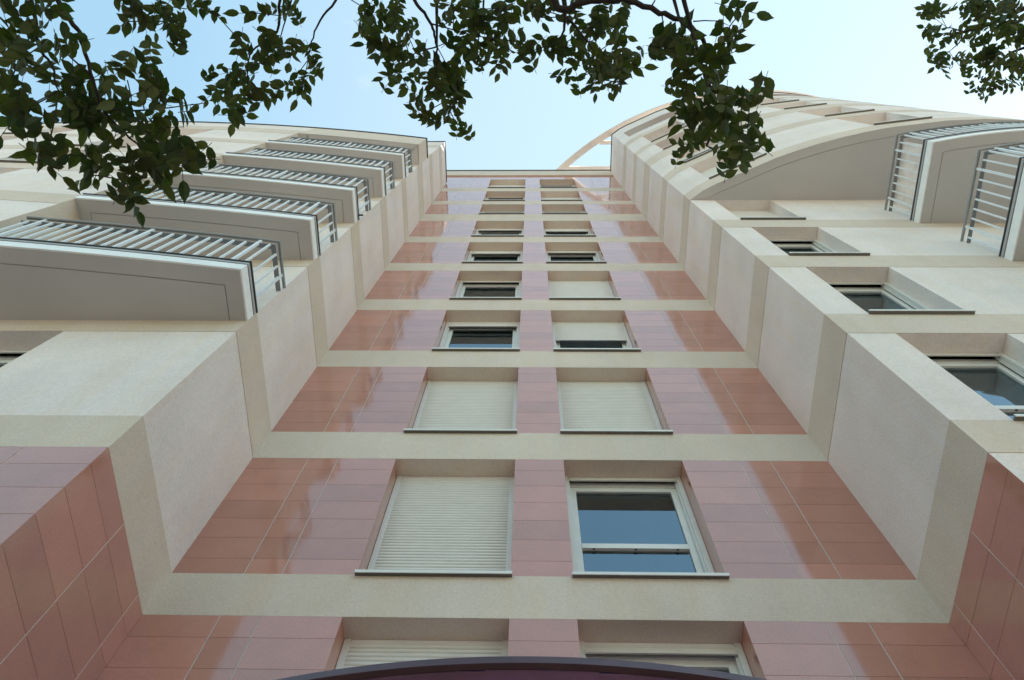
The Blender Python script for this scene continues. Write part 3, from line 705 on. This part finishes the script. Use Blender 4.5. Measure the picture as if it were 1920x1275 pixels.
BRANCHES=[([(-1.52,-0.29,4.17),(-1.54,-0.20,4.17),(-1.55,-0.07,4.17),(-1.53,-0.01,4.18),(-1.52,0.07,4.18)],0.011,0),
([(-1.47,-0.32,4.19),(-1.48,-0.20,4.20),(-1.45,-0.13,4.22),(-1.44,-0.07,4.23),(-1.43,0.04,4.24),(-1.42,0.13,4.24),(-1.37,0.21,4.26),(-1.32,0.28,4.28)],0.013,0),
([(-1.42,0.13,4.24),(-1.31,0.14,4.30),(-1.13,0.12,4.38)],0.006,0),
([(-1.43,0.04,4.24),(-1.49,-0.05,4.20),(-1.52,-0.06,4.19)],0.005,0),
([(-1.71,-0.05,4.07),(-1.64,-0.05,4.11),(-1.58,-0.04,4.15),(-1.54,-0.07,4.17)],0.006,0),
([(-1.37,0.21,4.26),(-1.26,0.21,4.32),(-1.27,0.19,4.31)],0.004,0),
([(-1.32,0.28,4.28),(-1.37,0.35,4.24),(-1.38,0.42,4.23)],0.005,0),
([(-1.32,0.28,4.28),(-1.21,0.33,4.32)],0.005,0),
([(-1.14,-0.44,5.62),(-1.20,-0.30,5.61),(-1.23,-0.16,5.61),(-1.36,-0.06,5.57),(-1.39,0.09,5.56)],0.012,0),
([(-1.10,-0.44,5.63),(-1.15,-0.30,5.63),(-1.20,-0.18,5.62),(-1.24,-0.08,5.61)],0.008,0),
([(-0.86,-0.44,5.69),(-0.95,-0.30,5.68),(-1.03,-0.21,5.67),(-1.08,-0.11,5.66),(-1.10,-0.03,5.65)],0.01,0),
([(-1.60,-0.40,5.24),(-1.62,-0.28,5.25),(-1.61,-0.19,5.25)],0.008,0),
([(-0.58,-0.45,5.53),(-0.55,-0.29,5.55),(-0.49,-0.22,5.56),(-0.46,-0.15,5.57),(-0.45,-0.08,5.57),(-0.45,0.04,5.57),(-0.42,0.17,5.57)],0.013,0),
([(-0.47,-0.09,5.77),(-0.58,-0.06,5.76),(-0.69,-0.01,5.74)],0.006,0),
([(-0.48,-0.19,5.57),(-0.37,-0.16,5.58),(-0.24,-0.13,5.59)],0.006,0),
([(-0.23,-0.43,5.57),(-0.22,-0.29,5.58),(-0.24,-0.15,5.59),(-0.27,-0.03,5.59)],0.009,0),
([(0.01,-0.42,5.17),(0.11,-0.26,5.19),(0.15,-0.23,5.19),(0.26,-0.25,5.18),(0.39,-0.26,5.17),(0.51,-0.22,5.16),(0.64,-0.17,5.14),(0.72,-0.12,5.13),(0.76,-0.03,5.12),(0.78,0.11,5.11),(0.79,0.25,5.10),(0.78,0.34,5.10)],0.024,0),
([(0.16,-0.24,5.39),(0.16,-0.17,5.39),(0.14,-0.10,5.40)],0.014,0),
([(0.17,-0.21,5.49),(0.24,-0.14,5.49),(0.31,-0.05,5.49),(0.35,0.07,5.48)],0.01,0),
([(0.60,-0.16,4.94),(0.66,-0.10,4.93),(0.64,0.02,4.94)],0.007,0),
([(0.73,0.10,4.92),(0.67,0.06,4.93)],0.005,0),
([(0.56,-0.20,5.15),(0.57,-0.15,5.15)],0.005,0),
([(0.51,-0.22,5.16),(0.54,-0.28,5.15)],0.006,0),
([(0.65,-0.16,4.93),(0.74,-0.16,4.91),(0.79,-0.14,4.90)],0.004,0),
([(0.73,0.10,4.92),(0.84,0.12,4.89),(0.93,0.12,4.87)],0.005,0),
([(3.69,-0.46,7.53),(3.52,-0.36,7.64),(3.36,-0.27,7.73),(3.21,-0.21,7.82),(3.10,-0.19,7.87)],0.028,1),
([(3.41,-0.32,7.70),(3.34,-0.39,7.74),(3.25,-0.43,7.79)],0.012,1),
([(3.21,-0.22,7.82),(3.20,-0.14,7.82),(3.15,-0.08,7.85)],0.01,1),
([(3.57,-0.10,7.62),(3.46,-0.03,7.68),(3.40,0.12,7.72)],0.014,1),
([(3.21,-0.22,7.82),(3.11,-0.25,7.87)],0.01,1)]

# ------------------------------------------------------------------ trees
def leaflet(m, base, d, n, L_, W_, rnd):
    """pointed oval blade folded along its midrib"""
    s = d.cross(n).normalized(); prof = ((.0, .0), (.13, .33), (.36, .50), (.62, .42), (.84, .14), (1.0, .0))
    fold = rnd.uniform(.05, .30); curl = rnd.uniform(-.05, .28); o = len(m.v); wob = rnd.uniform(-.12, .12)
    for t, w_ in prof:
        c = base + d * (L_ * t) - n * (L_ * curl * t * t) + s * (wob * L_ * t * (1 - t))
        if w_ == 0: m.v.append(tuple(c))
        else:
            m.v.append(tuple(c)); e = s * (W_ * w_); u = n * (W_ * w_ * fold * 1.4)
            m.v.append(tuple(c + e + u)); m.v.append(tuple(c - e + u))
    # indices: 0 base; 1,2,3 ; 4,5,6 ; 7,8,9 ; 10,11,12 ; 13 tip
    q = [(0, 1, 2), (0, 3, 1)]
    for a in (1, 4, 7): q += [(a, a + 3, a + 4, a + 1), (a, a + 2, a + 5, a + 3)]
    q += [(10, 13, 11), (10, 12, 13)]
    for f in q: m.f.append(tuple(o + i for i in f)); m.m.append(0)

def compound_leaf(m, tw, p, d, n, size, rnd, pairs=3):
    Lr = size * 2.3; d = d.normalized(); n = (n - d * n.dot(d)).normalized(); s = d.cross(n)
    droop = rnd.uniform(.1, .5)
    at = lambda t: p + d * (Lr * t) - n * (0) + Vector((0, 0, -1)) * (Lr * droop * t * t * .5)
    tw.tube([tuple(at(0)), tuple(at(.5)), tuple(at(1))], size * .018, 4)
    for i in range(pairs):
        t = .16 + .76 * i / pairs
        for sg in (-1, 1):
            if rnd.random() < .07: continue
            ang = R(rnd.uniform(42, 68)); dd = d * math.cos(ang) + s * (sg * math.sin(ang)) + n * rnd.uniform(-.25, .25)
            nn = (n + Vector((rnd.gauss(0, .28), rnd.gauss(0, .28), rnd.gauss(0, .28)))).normalized(); dd.normalize()
            nn = (nn - dd * nn.dot(dd)).normalized(); k = rnd.uniform(.78, 1.08)
            leaflet(m, at(t), dd, nn, size * k, size * k * rnd.uniform(.50, .62), rnd)
    leaflet(m, at(1), (d + Vector((0, 0, -droop * .4))).normalized(), n, size * 1.1, size * .52, rnd)

def smooth_path(P, k=4):
    P = [Vector(p) for p in P]; out = []
    for i in range(len(P) - 1):
        a, b, c, d = P[max(i - 1, 0)], P[i], P[i + 1], P[min(i + 2, len(P) - 1)]
        for j in range(k):
            t = j / k; out.append(.5 * ((2 * b) + (c - a) * t + (2 * a - 5 * b + 4 * c - d) * t * t + (3 * b - a - 3 * c + d) * t ** 3))
    return out + [P[-1]]

def tree(tid, foot, fork, leaf, label, extra, seed, dens):
    rnd = random.Random(seed)
    t = link('ash_tree', None); t.location = foot; tag(t, label, 'tree', group='street trees')
    foot = Vector(foot); fork = Vector(fork)
    m = MB(); pts = [foot, foot.lerp(fork, .33) + Vector((.05, .03, 0)), foot.lerp(fork, .66) + Vector((-.03, .05, 0)), fork, fork + Vector((.05, -.2, 1.2)), fork + Vector((0, -.35, 2.2))]
    m.tube([tuple(p) for p in smooth_path(pts)], .15, 12, r1=.05); m.build('trunk', M['bark'], t, smooth=True)
    lv = MB(); tw = MB()
    brs = [b for b in BRANCHES if b[2] == tid]
    heads = []
    for pts, rad, _ in brs:
        P = [Vector(p) for p in pts]
        off = P[0]
        near = None
        # side shoots start on an earlier branch; leaders grow from the fork
        for q in heads:
            if (q - off).length < .12: near = q
        m = MB()
        if near is None:
            mid = fork.lerp(off, .5) + Vector((0, 0, .45 + rnd.uniform(-.1, .1)))
            cn_ = smooth_path([fork, fork.lerp(mid, .5) + Vector((0, 0, .18)), mid, mid.lerp(off, .6) + Vector((0, 0, .12)), off], 5)
            m.tube([tuple(p) for p in cn_], .035 + rad, 8, r1=rad * .75)
        sp = smooth_path(P, 4)
        for i in range(1, len(sp) - 1): sp[i] = sp[i] + Vector((rnd.uniform(-1, 1), rnd.uniform(-1, 1), rnd.uniform(-1, 1))) * rad * .35
        m.tube([tuple(p) for p in sp], rad * .75, 7, r1=rad * .22)
        m.build('branch', M['bark'], t, smooth=True); heads += sp
    for (x, y, z, r, i) in BLOBS:
        if i != tid: continue
        c = Vector((x, y, z)); area = leaf * leaf * .5 * 6.5 * .62
        k_ = 1.4 if (x > -1.05 and tid == 0) else (.80 if tid == 0 else 1.15)
        n = max(2, round(k_ * dens * 3.1416 * r * r / area + rnd.uniform(-.4, .4)))
        hq = min(heads, key=lambda q: (q - c).length)
        if (hq - c).length < .5: tw.tube([tuple(hq), tuple(hq.lerp(c, .5) + Vector((0, 0, .01))), tuple(c)], leaf * .035, 4)
        for _ in range(n):
            v = Vector((rnd.gauss(0, 1), rnd.gauss(0, 1), rnd.gauss(0, 1))).normalized() * r * .75 * rnd.random() ** .45
            p = c + v; p.z = c.z + v.z * 1.3
            d = (Vector((v.x, v.y, v.z * .3)) / max(r, .01) + Vector((rnd.gauss(0, .55), rnd.gauss(0, .55) + .15, rnd.gauss(-.15, .30)))).normalized()
            nr = (Vector((0, 0, 1)) + Vector((rnd.gauss(0, .38), rnd.gauss(0, .38), 0))).normalized()
            q = p - d * (leaf * 1.75)
            compound_leaf(lv, tw, q, d, nr, leaf * (1.0 if k_ > 1 else .95) * rnd.uniform(.68, 1.12), rnd, 3 if rnd.random() < .7 else 4)
    # the rest of the crown, unseen behind the viewer, enlarged to shade the lower storeys
    for (cx, cy, cz, r, n) in extra:
        m = MB(); c = Vector((cx, cy, cz)); m.tube([tuple(p) for p in smooth_path([fork, fork.lerp(c, .5) + Vector((0, 0, .3)), c])], .045, 7, r1=.012); m.build('branch', M['bark'], t, smooth=True)
        for _ in range(n):
            v = Vector((rnd.gauss(0, 1), rnd.gauss(0, 1), rnd.gauss(0, .7))).normalized() * r * rnd.random() ** .4
            p = c + v; d = (v.normalized() + Vector((rnd.gauss(0, .5), rnd.gauss(0, .5), rnd.gauss(-.2, .3)))).normalized()
            compound_leaf(lv, tw, p, d, (Vector((0, 0, 1)) + Vector((rnd.gauss(0, .4), rnd.gauss(0, .4), 0))).normalized(), .11 * rnd.uniform(.9, 1.2), rnd, 3)
    cr_ = lv.build('crown', M['leaf'], t); tw.build('twigs', M['bark'], cr_)
    return t

def shade_crown_blobs(c, r, n, k, seed):  # unseen leaf clusters added to hold skylight off the lower walls
    q = random.Random(seed); out = []
    while len(out) < n:
        v = Vector((q.uniform(-1, 1), q.uniform(-1, 1), q.uniform(-1, 1)))
        if v.length > 1 or v.length < .35: continue
        p = (c[0] + v.x * r[0], c[1] + v.y * r[1], c[2] + v.z * r[2])
        if p[1] > -2.0: continue
        out.append((p[0], p[1], p[2], .95, k))
    return out

tree(0, (-.4, -3.2, .1), (-.35, -3.0, 3.6), .068, 'leafy ash tree whose drooping branches hang across the top left and middle of the view',
     [(-2.2, -2.4, 5.4, .9, 90), (-.9, -3.0, 6.3, 1.0, 110), (1.0, -2.6, 5.6, .9, 90), (-1.8, -4.2, 5.6, 1.0, 90), (.6, -4.4, 5.8, 1.0, 90), (0, -1.8, 5.9, .8, 80), (-2.0, -1.3, 5.0, .5, 40), (1.4, -1.4, 5.1, .5, 40)] + shade_crown_blobs((-1.6, -4.9, 7.2), (5.2, 3.3, 3.3), 42, 70, 3), 11, .95)
tree(1, (7.2, -3.6, .1), (7.1, -3.4, 5.0), .070, 'farther ash tree with sparser small leaves reaching in at the top right corner',
     [(5.6, -2.6, 8.0, .9, 60), (7.0, -3.6, 8.6, 1.2, 90), (8.6, -3.0, 7.8, 1.1, 80), (6.4, -4.9, 7.8, 1.1, 70), (5.0, -1.6, 8.1, .6, 35)] + shade_crown_blobs((9.0, -5.2, 8.0), (4.6, 3.2, 3.0), 32, 70, 4), 23, .85)
